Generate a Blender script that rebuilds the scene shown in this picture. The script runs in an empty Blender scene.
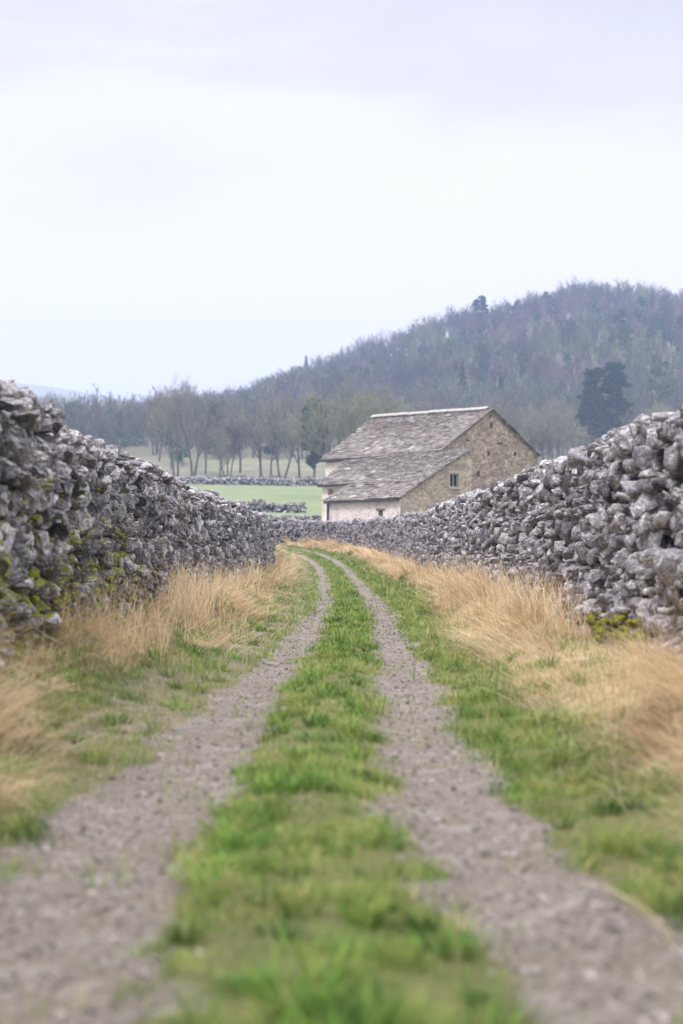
import bpy, math, random
import numpy as np
from mathutils import noise as mnoise, Vector

rng = np.random.default_rng(7)
random.seed(7)
scn = bpy.context.scene
col = scn.collection
R = math.radians
PI = math.pi

# ---------------------------------------------------------------- helpers
def link(o, parent=None):
    col.objects.link(o)
    if parent: o.parent = parent
    return o

def tag(o, label=None, cat=None, group=None, kind=None):
    if label: o['label'] = label
    if cat: o['category'] = cat
    if group: o['group'] = group
    if kind: o['kind'] = kind
    return o

def empty(name, loc, label=None, cat=None, group=None):
    o = bpy.data.objects.new(name, None)
    o.location = loc
    o.empty_display_size = 0.3
    link(o)
    return tag(o, label, cat, group)

class MB:
    """collects vertex blocks, faces of 3 and 4 corners and per-vertex attributes"""
    def __init__(s): s.v = []; s.t = []; s.q = []; s.a = {}; s.n = 0
    def add(s, V, T=None, Q=None, **attrs):
        V = np.asarray(V, float).reshape(-1, 3)
        if T is not None and len(T): s.t.append(np.asarray(T, np.int64).reshape(-1, 3) + s.n)
        if Q is not None and len(Q): s.q.append(np.asarray(Q, np.int64).reshape(-1, 4) + s.n)
        for k, x in attrs.items():
            x = np.asarray(x, float)
            if x.ndim == 0: x = np.full(len(V), float(x))
            s.a.setdefault(k, []).append((s.n, x))
        s.v.append(V); s.n += len(V)
    def mesh(s, name, mats, smooth=False):
        V = np.concatenate(s.v) if s.v else np.zeros((0, 3))
        T = np.concatenate(s.t) if s.t else np.zeros((0, 3), np.int64)
        Q = np.concatenate(s.q) if s.q else np.zeros((0, 4), np.int64)
        me = bpy.data.meshes.new(name)
        me.vertices.add(len(V)); me.vertices.foreach_set('co', V.astype(np.float32).ravel())
        nl = len(T) * 3 + len(Q) * 4
        me.loops.add(nl)
        me.loops.foreach_set('vertex_index', np.concatenate([T.ravel(), Q.ravel()]).astype(np.int32))
        me.polygons.add(len(T) + len(Q))
        st = np.concatenate([np.arange(len(T)) * 3, len(T) * 3 + np.arange(len(Q)) * 4]).astype(np.int32)
        me.polygons.foreach_set('loop_start', st)
        if smooth:
            me.polygons.foreach_set('use_smooth', np.ones(len(T) + len(Q), bool))
        else:
            me.polygons.foreach_set('use_smooth', np.zeros(len(T) + len(Q), bool))
        me.update(calc_edges=True)
        for k, parts in s.a.items():
            if parts[0][1].ndim == 2:
                at = me.attributes.new(k, 'FLOAT_COLOR', 'POINT')
                buf = np.ones((len(V), 4), np.float32)
                for n0, x in parts: buf[n0:n0 + len(x), :3] = x
                at.data.foreach_set('color', buf.ravel())
            else:
                at = me.attributes.new(k, 'FLOAT', 'POINT')
                buf = np.zeros(len(V), np.float32)
                for n0, x in parts: buf[n0:n0 + len(x)] = x
                at.data.foreach_set('value', buf)
        for m in (mats if isinstance(mats, (list, tuple)) else [mats]):
            me.materials.append(m)
        return me
    def build(s, name, mat, parent=None, smooth=False):
        return link(bpy.data.objects.new(name, s.mesh(name, mat, smooth)), parent)

def interp(x, xs, ys): return np.interp(x, xs, ys)
def sstep(a, b, x):
    t = np.clip((np.asarray(x, float) - a) / (b - a), 0, 1)
    return t * t * (3 - 2 * t)

# value noise, vectorised
_tab = rng.random((256, 256))
def vnoise(x, y, s=1.0, seed=0):
    x = np.asarray(x, float) / s + seed * 17.3; y = np.asarray(y, float) / s + seed * 5.7
    xi = np.floor(x).astype(int); yi = np.floor(y).astype(int)
    fx = x - xi; fy = y - yi
    fx = fx * fx * (3 - 2 * fx); fy = fy * fy * (3 - 2 * fy)
    g = lambda i, j: _tab[i & 255, j & 255]
    return (g(xi, yi) * (1 - fx) + g(xi + 1, yi) * fx) * (1 - fy) + (g(xi, yi + 1) * (1 - fx) + g(xi + 1, yi + 1) * fx) * fy
def fbm(x, y, s=1.0, seed=0, o=3):
    r = 0; a = .5
    for k in range(o):
        r = r + a * vnoise(x, y, s / 2 ** k, seed + k); a *= .5
    return r / (1 - .5 ** o)

# ---------------------------------------------------------------- materials
class NT:
    def __init__(s, name):
        s.m = bpy.data.materials.new(name); s.m.use_nodes = True
        s.t = s.m.node_tree; s.t.nodes.clear()
        s.out = s.t.nodes.new('ShaderNodeOutputMaterial')
    def n(s, typ, ins=None, **props):
        x = s.t.nodes.new(typ)
        for k, v in props.items(): setattr(x, k, v)
        for k, v in (ins or {}).items(): s.set(x.inputs[k], v)
        return x
    def set(s, sock, v):
        if isinstance(v, bpy.types.NodeSocket): s.t.links.new(v, sock)
        else: sock.default_value = v
    def attr(s, name, out='Fac'): return s.n('ShaderNodeAttribute', attribute_name=name).outputs[out]
    def pos(s): return s.n('ShaderNodeTexCoord').outputs['Object']
    def noise(s, scale, detail=3, rough=.55, vec=None, dist=0):
        i = {'Scale': scale, 'Detail': detail, 'Roughness': rough, 'Distortion': dist}
        if vec is not None: i['Vector'] = vec
        return s.n('ShaderNodeTexNoise', i).outputs['Fac']
    def voro(s, scale, vec=None, feature='F1', out='Distance'):
        i = {'Scale': scale}
        if vec is not None: i['Vector'] = vec
        return s.n('ShaderNodeTexVoronoi', i, feature=feature).outputs[out]
    def ramp(s, fac, stops):
        r = s.n('ShaderNodeValToRGB', {'Fac': fac}); e = r.color_ramp.elements
        while len(e) < len(stops): e.new(.5)
        for k, (p, c) in enumerate(stops):
            e[k].position = p
            e[k].color = (*c, 1) if isinstance(c, (tuple, list)) else (c, c, c, 1)
        return r.outputs['Color']
    def mix(s, fac, a, b, mode='MIX'):
        x = s.n('ShaderNodeMix', data_type='RGBA', blend_type=mode)
        s.set(x.inputs[0], fac)
        for sock, v in ((x.inputs[6], a), (x.inputs[7], b)):
            s.set(sock, (*v, 1) if isinstance(v, tuple) and len(v) == 3 else v)
        return x.outputs[2]
    def math(s, op, a, b=0.0, clamp=False):
        x = s.n('ShaderNodeMath', operation=op, use_clamp=clamp); s.set(x.inputs[0], a); s.set(x.inputs[1], b)
        return x.outputs[0]
    def bump(s, h, strength=.5, dist=.02, normal=None):
        i = {'Height': h, 'Strength': strength, 'Distance': dist}
        if normal is not None: i['Normal'] = normal
        return s.n('ShaderNodeBump', i).outputs['Normal']
    def bsdf(s, color, rough=.9, normal=None, spec=.3, **kw):
        b = s.n('ShaderNodeBsdfPrincipled')
        s.set(b.inputs['Base Color'], (*color, 1) if isinstance(color, tuple) else color)
        s.set(b.inputs['Roughness'], rough); s.set(b.inputs['Specular IOR Level'], spec)
        if normal is not None: s.set(b.inputs['Normal'], normal)
        for k, v in kw.items(): s.set(b.inputs[k], v)
        return b.outputs[0]
    def done(s, sh): s.t.links.new(sh, s.out.inputs['Surface']); return s.m
    def leafy(s, color, trans=.3, rough=.7):
        b = s.bsdf(color, rough, spec=.2)
        tr = s.n('ShaderNodeBsdfTranslucent', {'Color': color}).outputs[0]
        m = s.n('ShaderNodeMixShader', {0: trans, 1: b, 2: tr}).outputs[0]
        return s.done(m)

def mat_limestone(name, tint=(1, 1, 1), moss=True):
    n = NT(name); p = n.pos(); tone = n.attr('tone')
    base = n.ramp(tone, [(0, (.05, .046, .056)), (.3, (.15, .142, .165)), (.65, (.30, .285, .32)), (1, (.50, .48, .52))])
    blot = n.noise(9, 5, .65, p)
    base = n.mix(n.math('MULTIPLY', n.ramp(blot, [(.42, 0.), (.62, 1.)]), .55), base, (.17, .16, .18))
    lich = n.noise(14, 6, .7, p, .6)
    base = n.mix(n.math('MULTIPLY', n.ramp(lich, [(.50, 0.), (.58, 1.)]), n.ramp(tone, [(.1, .25), (.75, 1.)])), base, (.64, .615, .65))
    spk = n.noise(70, 4, .7, p)
    base = n.mix(n.math('MULTIPLY', n.ramp(spk, [(.52, 0.), (.66, 1.)]), .75), base, (.075, .07, .075))
    rust = n.noise(3.1, 3, .5, p)
    base = n.mix(n.math('MULTIPLY', n.ramp(rust, [(.6, 0.), (.75, 1.)]), .35), base, (.22, .16, .11))
    base = n.mix(1.0, base, tint, 'MULTIPLY')
    if moss:
        nz = n.n('ShaderNodeSeparateXYZ', {0: n.n('ShaderNodeNewGeometry').outputs['Normal']}).outputs['Z']
        mm = n.math('ADD', n.math('MULTIPLY', nz, .35), n.math('MULTIPLY', n.noise(6, 4, .6, p), 1.0))
        mm = n.math('ADD', mm, n.math('MULTIPLY', n.attr('moss'), .55))
        mask = n.ramp(mm, [(.95, 0.), (1.03, 1.)])
        mcol = n.mix(n.noise(30, 3, .6, p), (.075, .085, .014), (.31, .31, .04))
        base = n.mix(mask, base, mcol)
    h = n.math('ADD', n.math('MULTIPLY', n.noise(28, 6, .7, p), 1.0), n.math('MULTIPLY', n.voro(38, p), .7))
    return n.done(n.bsdf(base, .93, n.bump(h, .8, .03), .2))

def mat_barn(name, dark, mid, light, scale=3.2, mortar=(.36, .33, .27), flat=1.9):
    n = NT(name); p = n.pos()
    mp = n.n('ShaderNodeMapping', {'Vector': p, 'Scale': (1, 1, flat)}).outputs[0]
    w = n.n('ShaderNodeVectorMath', {0: mp, 1: n.n('ShaderNodeTexNoise', {'Vector': p, 'Scale': 2.5}).outputs['Color']}, operation='ADD').outputs[0]
    d = n.voro(scale, w, 'DISTANCE_TO_EDGE'); c = n.voro(scale, w, 'F1', 'Color')
    tone = n.n('ShaderNodeSeparateColor', {0: c}).outputs[0]
    base = n.ramp(tone, [(0, dark), (.5, mid), (1, light)])
    base = n.mix(n.math('MULTIPLY', n.noise(12, 4, .65, p), .45), base, light)
    base = n.mix(n.ramp(d, [(.0, 1.), (.07, 0.)]), base, mortar)
    weather = n.noise(.55, 4, .6, p)
    base = n.mix(n.math('MULTIPLY', n.ramp(weather, [(.45, 0.), (.7, 1.)]), .5), base, tuple(x * .6 for x in mid))
    h = n.math('ADD', n.ramp(d, [(0, 0.), (.12, 1.)]), n.noise(15, 4, .6, p))
    return n.done(n.bsdf(base, .92, n.bump(h, .8, .04), .2))

def mat_simple(name, c1, c2, scale=6., rough=.85, bump=.3, detail=5):
    n = NT(name); p = n.pos(); f = n.noise(scale, detail, .65, p)
    return n.done(n.bsdf(n.mix(n.ramp(f, [(.3, 0.), (.7, 1.)]), c1, c2), rough, n.bump(f, bump, .02), .25))

M = {}
M['limestone'] = mat_limestone('limestone')
M['far_limestone'] = mat_limestone('far_limestone', moss=False)
M['core'] = mat_simple('gap_shade_fill', (.022, .02, .02), (.045, .042, .04), 9)  # wall fill with the shade of the gaps put into its near-black colour
M['gable'] = mat_barn('gable_stone', (.10, .078, .064), (.345, .265, .225), (.57, .455, .39), mortar=(.17, .14, .115), scale=3.4)
M['pale_gable'] = mat_barn('pale_gable_stone', (.18, .145, .12), (.45, .36, .31), (.64, .54, .47), mortar=(.30, .25, .21), scale=3.6)
M['whitewash'] = None
def _ww():
    n = NT('flaking_whitewash'); p = n.pos()
    f = n.noise(1.6, 5, .7, p); g = n.noise(7, 4, .6, p)
    b = n.mix(n.ramp(f, [(.45, 0.), (.66, 1.)]), (.80, .74, .73), (.56, .49, .46))
    b = n.mix(n.math('MULTIPLY', n.ramp(g, [(.5, 0.), (.7, 1.)]), .5), b, (.36, .31, .27))
    d = n.voro(3.2, n.n('ShaderNodeMapping', {'Vector': p, 'Scale': (1, 1, 1.9)}).outputs[0], 'DISTANCE_TO_EDGE')
    return n.done(n.bsdf(b, .9, n.bump(n.math('ADD', n.ramp(d, [(0, 0.), (.2, 1.)]), g), .5, .04), .2))
M['whitewash'] = _ww()
def _slate():
    n = NT('stone_slate'); p = n.pos(); t = n.attr('tone')
    b = n.ramp(t, [(0, (.06, .05, .05)), (.45, (.14, .12, .115)), (.8, (.20, .178, .172)), (1, (.36, .33, .32))])
    b = n.mix(n.math('MULTIPLY', n.ramp(n.noise(3.5, 6, .7, p), [(.5, 0.), (.68, 1.)]), .6), b, (.40, .38, .37))
    b = n.mix(n.math('MULTIPLY', n.ramp(n.noise(.8, 4, .6, p), [(.5, 0.), (.66, 1.)]), .5), b, (.14, .108, .075))
    return n.done(n.bsdf(b, .85, n.bump(n.noise(18, 5, .7, p), .5, .02), .3))
M['slate'] = _slate()
M['ridge'] = mat_simple('ridge_stone', (.27, .255, .245), (.43, .41, .39), 4)
M['iron'] = mat_simple('dark_gutter', (.025, .027, .03), (.06, .06, .065), 5, .6, .1)
M['frame'] = mat_simple('weathered_paint', (.30, .28, .28), (.44, .42, .41), 9, .7, .1)
M['lintel'] = mat_simple('pale_lintel', (.36, .33, .29), (.48, .44, .39), 5)
def _glass():
    n = NT('dark_window_glass'); return n.done(n.bsdf((.008, .009, .012), .35, spec=.15))
M['glass'] = _glass()
M['wood'] = mat_simple('weathered_wood', (.10, .075, .055), (.2, .15, .11), 14)
M['bark'] = mat_simple('bark', (.075, .07, .065), (.16, .15, .135), 3, .95, .5)
def _twig(name, c1, c2):
    n = NT(name); t = n.attr('tone'); return n.done(n.bsdf(n.mix(t, c1, c2), .95, spec=.1))
M['twig'] = _twig('bare_twigs', (.14, .125, .12), (.26, .23, .205))
M['needle'] = _twig('dark_needles', (.007, .030, .026), (.02, .058, .046))
M['spruce'] = _twig('spruce_needles', (.012, .028, .018), (.03, .06, .035))
M['ivy'] = _twig('evergreen_leaves', (.02, .05, .03), (.05, .10, .055))
M['lichened'] = _twig('lichened_twigs', (.17, .17, .13), (.30, .29, .215))
def _forest():
    n = NT('woodland'); return n.done(n.bsdf(n.attr('col', 'Color'), .95, spec=.1))
M['forest'] = _forest()
def _grass():
    n = NT('green_grass'); t = n.attr('tone'); p = n.pos()
    c = n.ramp(t, [(0, (.025, .066, .014)), (.30, (.09, .20, .036)), (.6, (.19, .325, .058)), (.84, (.32, .35, .11)), (1, (.54, .44, .24))])
    big = n.noise(2.2, 4, .65, p)
    c = n.mix(n.math('MULTIPLY', n.ramp(big, [(.45, 0.), (.66, 1.)]), .6), c, (.27, .27, .075))
    return n.leafy(c, .25)
M['grass'] = _grass()
def _straw():
    n = NT('dry_grass'); t = n.attr('tone'); p = n.pos()
    c = n.ramp(t, [(0, (.30, .18, .10)), (.35, (.60, .43, .26)), (.75, (.80, .645, .435)), (1, (.86, .75, .56))])
    c = n.mix(n.math('MULTIPLY', n.ramp(n.noise(1.1, 3, .6, p), [(.45, 0.), (.7, 1.)]), .35), c, (.50, .35, .21))
    return n.leafy(c, .3)
M['straw'] = _straw()
def _moss():
    n = NT('moss'); p = n.pos()
    c = n.mix(n.ramp(n.noise(16, 5, .7, p), [(.35, 0.), (.68, 1.)]), (.07, .085, .010), (.36, .36, .035))
    return n.done(n.bsdf(c, .95, n.bump(n.noise(150, 4, .7, p), 1., .02), .1))
M['moss'] = _moss()
def _pebble():
    n = NT('pebbles'); t = n.attr('tone'); p = n.pos()
    c = n.ramp(t, [(0, (.08, .07, .068)), (.5, (.19, .166, .16)), (1, (.31, .28, .27))])
    return n.done(n.bsdf(c, .8, n.bump(n.noise(60, 3, .6, p), .3, .01), .35))
M['pebble'] = _pebble()
def _track():
    n = NT('track'); p = n.pos(); g = n.attr('gravel'); s = n.attr('straw')
    gn = n.noise(55, 5, .75, p); vv = n.voro(60, p, 'F1', 'Color')
    vt = n.n('ShaderNodeSeparateColor', {0: vv}).outputs[0]
    grav = n.mix(n.math('MULTIPLY', vt, .75), (.155, .128, .112), (.41, .357, .325))
    grav = n.mix(n.ramp(gn, [(.38, 1.), (.55, 0.)]), grav, (.13, .11, .105))
    grav = n.mix(n.math('MULTIPLY', n.ramp(n.noise(2.2, 4, .6, p), [(.45, 0.), (.7, 1.)]), .55), grav, (.17, .125, .09))
    grav = n.mix(n.math('MULTIPLY', n.ramp(n.noise(4.5, 5, .65, p), [(.53, 0.), (.68, 1.)]), .6), grav, (.37, .335, .325))
    soil = n.mix(n.noise(9, 4, .6, p), (.085, .10, .028), (.19, .175, .075))
    st = n.mix(n.noise(14, 5, .7, p), (.30, .21, .12), (.55, .41, .27))
    soil = n.mix(s, soil, st)
    soil = n.mix(n.math('MULTIPLY', n.attr('mud'), n.ramp(n.noise(5, 5, .7, p), [(.35, 0.), (.6, 1.)])), soil, n.mix(gn, (.13, .10, .075), (.33, .27, .22)))
    edge = n.math('ADD', g, n.math('MULTIPLY', n.math('SUBTRACT', n.noise(7, 5, .7, p), .5), 1.2))
    mask = n.ramp(edge, [(.40, 0.), (.6, 1.)])
    c = n.mix(mask, soil, grav)
    h = n.math('ADD', gn, n.math('MULTIPLY', n.voro(60, p), .8))
    return n.done(n.bsdf(c, .88, n.bump(h, .9, .025), .3))
M['track'] = _track()
def _field():
    n = NT('field'); p = n.pos(); y = n.n('ShaderNodeSeparateXYZ', {0: p}).outputs['Y']
    g = n.mix(n.ramp(n.noise(.2, 6, .7, p), [(.3, 0.), (.7, 1.)]), (.145, .185, .095), (.205, .235, .13))
    past = n.mix(n.ramp(n.noise(.16, 7, .75, p), [(.3, 0.), (.7, 1.)]), (.23, .215, .155), (.11, .12, .075))
    wood = n.mix(n.noise(.3, 5, .65, p), (.10, .09, .075), (.17, .155, .115))
    yy = n.math('ADD', y, n.math('MULTIPLY', n.noise(.03, 3, .5, p), 30.))
    c = n.mix(n.ramp(n.math('DIVIDE', yy, 1000.), [(.258, 0.), (.262, 1.)]), g, past)
    xx = n.n('ShaderNodeSeparateXYZ', {0: p}).outputs['X']
    rgt = n.math('MULTIPLY', n.ramp(n.math('DIVIDE', xx, 100.), [(.10, 0.), (.2, 1.)]), 60.)
    yw = n.math('ADD', yy, rgt)
    c = n.mix(n.ramp(n.math('DIVIDE', yw, 1000.), [(.318, 0.), (.332, 1.)]), c, wood)
    return n.done(n.bsdf(c, .95, n.bump(n.noise(3, 5, .7, p), .6, .2), .1))
M['field'] = _field()
def _moor():
    n = NT('moor'); p = n.pos()
    c = n.mix(n.noise(.006, 6, .65, p), (.16, .13, .11), (.24, .22, .15))
    return n.done(n.bsdf(c, .95, spec=.1))
M['moor'] = _moor()

# ---------------------------------------------------------------- terrain
LY = [-8, 0, 3.3, 4.4, 5.2, 6.3, 8.3, 12, 18, 23, 33, 49, 60, 70, 80, 90, 100, 112]
L0 = [-1.3, -1.3, -1.3, -1.28, -1.25, -1.18, -1.06, -.86, -.70, -.62, -.54, -.80, -1.1, -1.6, -2.5, -4.3, -7.6, -14]
L1 = [-.45, -.45, -.46, -.57, -.56, -.54, -.52, -.46, -.32, -.25, -.22, -.43, -.72, -1.2, -2.1, -3.8, -6.9, -13]
R0 = [.42, .42, .43, .36, .28, .20, .24, .33, .42, .53, .50, .30, .05, -.38, -1.2, -2.8, -5.8, -11.6]
R1 = [1.0, 1.0, 1.0, .84, .77, .68, .66, .80, .84, .90, .93, .68, .42, .03, -.75, -2.2, -5.0, -10.6]
def lane_x(Y): return .5 * (interp(Y, LY, L1) + interp(Y, LY, R0))
ZY = [(-60, 0), (30, 0), (45, .1), (56, .25), (69, .6), (80, .95), (92, 1.35), (105, 1.9), (125, 3.5), (150, 5.4), (200, 9),
      (250, 13.2), (300, 20.5), (335, 26)]
_zy = np.array(ZY, float)
def zy(Y): return interp(Y, _zy[:, 0], _zy[:, 1])
RIDGE = [(-900, 25), (-420, 38), (-260, 46), (-190, 18), (-149, 24), (-128, 35), (-92, 47), (-40, 56), (-18, 67), (4, 75), (26, 83), (47, 92), (69, 95), (82, 100), (95, 104),
         (113, 106), (130, 105), (149, 100), (200, 88), (290, 50), (420, 30), (900, 20)]
_rd = np.array(RIDGE, float)
YR = 620.
def terrain(X, Y):
    X = np.asarray(X, float); Y = np.asarray(Y, float)
    z = zy(np.minimum(Y, 335.)) + .0 * X
    zr = interp(X, _rd[:, 0], _rd[:, 1]) + 3.5
    t = np.clip((Y - 335) / (YR - 335), 0, 1)
    prof = .65 * t + .35 * sstep(0, 1, t)
    hill = z + (zr - z) * prof
    t2 = np.clip((Y - YR) / 600., 0, 1)
    hill = hill * (1 - t2) + 18 * t2
    z = np.where(Y > 335, hill, z)
    z = z + (fbm(X, Y, 60, 3) - .5) * 7 * sstep(330, 420, Y) * (1 - sstep(650, 900, Y))
    z = z + (fbm(X, Y, 14, 5) - .5) * .9 * sstep(105, 160, Y)
    return z
def lane_z(X, Y):
    """height of the lane strip: sunken ruts, raised middle, banked verges"""
    X = np.asarray(X, float); Y = np.asarray(Y, float)
    dx = (lane_x(Y + .5) - lane_x(Y - .5)); k = 1 / np.sqrt(1 + dx * dx)
    o = (X - lane_x(Y)) * k
    z = zy(Y) + .30 * sstep(1.0, 2.5, np.abs(o)) ** 1.2
    cl = .5 * (interp(Y, LY, L0) + interp(Y, LY, L1)); cr = .5 * (interp(Y, LY, R0) + interp(Y, LY, R1))
    z = z - .045 * np.exp(-((X - cl) / .3) ** 2) - .045 * np.exp(-((X - cr) / .26) ** 2)
    z = z + .04 * np.exp(-((X - lane_x(Y)) / .3) ** 2)
    z = z - .13 * sstep(1.5, 2.6, o) * (1 - sstep(14, 24, Y))
    z = z + .20 * sstep(.46, .74, fbm(X, Y, .62, 73, 2)) * sstep(1.45, 1.95, np.abs(o)) * (1 - .6 * sstep(2.2, 2.5, np.abs(o)))
    z = z + (fbm(X, Y, .7, 2) - .5) * .05 + (fbm(X, Y, 2.6, 9) - .5) * .06
    return z

def grid(xs, ys, zf, mb):
    X, Y = np.meshgrid(xs, ys)
    Z = zf(X, Y); V = np.stack([X, Y, Z], -1).reshape(-1, 3)
    nx, ny = len(xs), len(ys)
    i = np.arange(ny - 1)[:, None] * nx + np.arange(nx - 1)[None]
    i = i.ravel(); Q = np.stack([i, i + 1, i + nx + 1, i + nx], -1)
    return V, Q

def gsheet(X, Y):
    near = (1 - sstep(4.5, 9, np.abs(X - lane_x(Y)))) * (1 - sstep(100, 112, Y))
    base = terrain(X, Y) + .30 * (1 - sstep(100, 125, Y))
    return base - .55 * near
xs = np.unique(np.concatenate([np.linspace(-3000, -400, 30), np.linspace(-400, -60, 60), np.linspace(-60, 60, 81), np.linspace(60, 400, 60), np.linspace(400, 3000, 30)]))
ysn = np.unique(np.concatenate([np.linspace(-300, -20, 12), np.linspace(-20, 140, 81), np.linspace(140, 340, 68)]))
ysh = np.unique(np.concatenate([np.linspace(340, 700, 90), np.linspace(700, 1300, 20)]))
ysm = np.linspace(1300, 4200, 40)
mb = MB(); mb.add(*[x for x in (lambda VQ: (VQ[0], None, VQ[1]))(grid(xs, ysn, gsheet, mb))])
tag(mb.build('ground', M['field'], smooth=True), kind='structure')
mb = MB(); V, Q = grid(xs, ysh, terrain, mb); mb.add(V, None, Q)
tag(mb.build('hill', M['field'], smooth=True), kind='structure')
def moor(X, Y):
    Ymid = 2000.
    crest = interp(X, [-3000, -1100, -700, -450, -330, -200, 0, 500, 3000], [190, 262, 258, 240, 218, 196, 165, 90, 40]) * 1.0
    w = np.exp(-((Y - Ymid) / 480.) ** 2)
    z = terrain(X, np.minimum(Y, 1300.)) * (1 - sstep(1300, 1700, Y)) + 15 * sstep(1300, 1700, Y)
    return z * (1 - w * sstep(1300, 1500, Y)) + crest * w * sstep(1300, 1500, Y) + (fbm(X, Y, 260, 4) - .5) * 14 * sstep(1300, 1500, Y)
mb = MB(); V, Q = grid(xs, ysm, moor, mb); mb.add(V, None, Q)
tag(mb.build('distant_moor', M['moor'], smooth=True), kind='structure')

# the lane strip, fine grid following the lane
ys = np.concatenate([np.arange(-8, 3, .35), np.arange(3, 12, .07), np.arange(12, 30, .16), np.arange(30, 112, .4)])
of = np.unique(np.concatenate([np.linspace(-6.2, -2.6, 10), np.linspace(-2.6, 2.6, 105), np.linspace(2.6, 6.2, 10)]))
O, Y = np.meshgrid(of, ys); dxl = lane_x(Y + .5) - lane_x(Y - .5)
X = lane_x(Y) + O * np.sqrt(1 + dxl * dxl)
def gravel_mask(X, Y):
    j = (fbm(X, Y, .45, 11) - .5) * .34 + (fbm(X, Y, .13, 13) - .5) * .14
    a = interp(Y, LY, L0); b = interp(Y, LY, L1); c = interp(Y, LY, R0); d = interp(Y, LY, R1)
    s = .15
    a = a - .05; b = b + .05; c = c - .04; d = d + .05
    l = sstep(a - s, a + s, X + j) * (1 - sstep(b - s, b + s, X + j))
    r = sstep(c - s, c + s, X + j) * (1 - sstep(d - s, d + s, X + j))
    return np.maximum(l, r)
def straw_mask(X, Y):
    """1 where long dead grass grows"""
    o = X - lane_x(Y)
    n = (fbm(X, Y, 1.1, 21) - .5)
    inner_r = interp(Y, [0, 6, 16, 30, 60, 90], [1.50, 1.50, 1.38, 1.75, 1.75, 1.7]) + n * .55
    inner_l = interp(Y, [0, 6, 10, 18, 30, 60, 90], [1.45, 1.38, 1.58, 1.4, 1.55, 1.45, 1.4]) + n * 1.0
    return np.where(o > 0, sstep(inner_r - .12, inner_r + .2, o), sstep(inner_l - .12, inner_l + .25, -o))
Z = lane_z(X, Y)
# outer edge drops under the field sheet
Z = Z - 1.0 * sstep(4.9, 6.2, np.abs(O))
nx, ny = len(of), len(ys)
i = (np.arange(ny - 1)[:, None] * nx + np.arange(nx - 1)[None]).ravel()
mb = MB(); mb.add(np.stack([X, Y, Z], -1), None, np.stack([i, i + 1, i + nx + 1, i + nx], -1),
                  gravel=gravel_mask(X, Y).ravel(), mud=(sstep(-.80, -.98, O) * (1 - sstep(-1.45, -1.7, O)) * sstep(6, 9, Y)).ravel(), straw=(straw_mask(X, Y) * np.where(O < 0, .15 + .85 * sstep(.44, .62, fbm(X, Y, .55, 61)), 1.)).ravel())
tag(mb.build('track', M['track'], smooth=True), kind='structure')

# ---------------------------------------------------------------- stones and walls
def ico(sub):
    import bmesh
    bm = bmesh.new(); bmesh.ops.create_icosphere(bm, subdivisions=sub, radius=1.0)
    V = np.array([v.co[:] for v in bm.verts]); F = np.array([[v.index for v in f.verts] for f in bm.faces]); bm.free()
    return V, F
ICO = {k: ico(k) for k in (1, 2, 3, 4)}
def stone_templates(sub, count, rough=.22, seed=3):
    r = np.random.default_rng(seed); out = []
    V0, F = ICO[sub]
    for k in range(count):
        V = np.sign(V0) * np.abs(V0) ** .5
        V /= np.maximum(np.abs(V).max(1, keepdims=True), 1e-6) * .55 + .45 * np.linalg.norm(V, axis=1, keepdims=True)
        for _ in range(11):
            d = r.normal(size=3); d /= np.linalg.norm(d); c = r.uniform(.5, .92)
            e = np.maximum(V @ d - c, 0); V = V - e[:, None] * d * r.uniform(.85, 1.)
        o = Vector(r.uniform(-50, 50, 3))
        disp = np.array([mnoise.fractal(Vector(v) * 1.9 + o, .75, 2.1, 5) for v in V0])
        pit = np.array([mnoise.noise(Vector(v) * 4.2 + o * 1.3) for v in V0])
        disp = disp * rough - np.maximum(pit - .12, 0) * rough * 2.0
        nrm = V / np.linalg.norm(V, axis=1, keepdims=True)
        V = V + nrm * disp[:, None]
        out.append(V)
    return np.array(out), F
TPL_R = {k: stone_templates(k, n, .21) for k, n in ((1, 8), (2, 18), (3, 22))}
TPL_S = {k: stone_templates(k, n, .185, 8) for k, n in ((1, 8), (2, 18), (3, 24))}
TPL = TPL_R

def rot_mats(a, b, c):
    ca, sa, cb, sb, cc, sc = np.cos(a), np.sin(a), np.cos(b), np.sin(b), np.cos(c), np.sin(c)
    o = np.zeros_like(a); I = np.ones_like(a)
    Rz = np.stack([ca, -sa, o, sa, ca, o, o, o, I], -1).reshape(-1, 3, 3)
    Ry = np.stack([cb, o, sb, o, I, o, -sb, o, cb], -1).reshape(-1, 3, 3)
    Rx = np.stack([I, o, o, o, cc, -sc, o, sc, cc], -1).reshape(-1, 3, 3)
    return Rz @ Ry @ Rx

def place_stones(mb, P, S, Rm, sub, tone, moss=None):
    """P centres, S half sizes in the stone's own frame, Rm rotations"""
    T, F = TPL[sub]; n = len(P)
    if n == 0: return
    k = rng.integers(0, len(T), n)
    fl = rng.choice([-1., 1.], (n, 1, 3))
    V = T[k] * S[:, None, :] * fl
    V = np.einsum('nij,nvj->nvi', Rm, V) + P[:, None, :]
    nv = T.shape[1]
    neg = (fl[:, 0, :].prod(1) < 0)
    FF = np.broadcast_to(F, (n, *F.shape)).copy(); FF[neg] = FF[neg][:, :, ::-1]
    FF = FF + (np.arange(n) * nv)[:, None, None]
    att = dict(tone=np.repeat(tone, nv))
    att['moss'] = np.repeat(np.zeros(n) if moss is None else moss, nv)
    mb.add(V.reshape(-1, 3), FF.reshape(-1, 3), None, **att)

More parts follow.
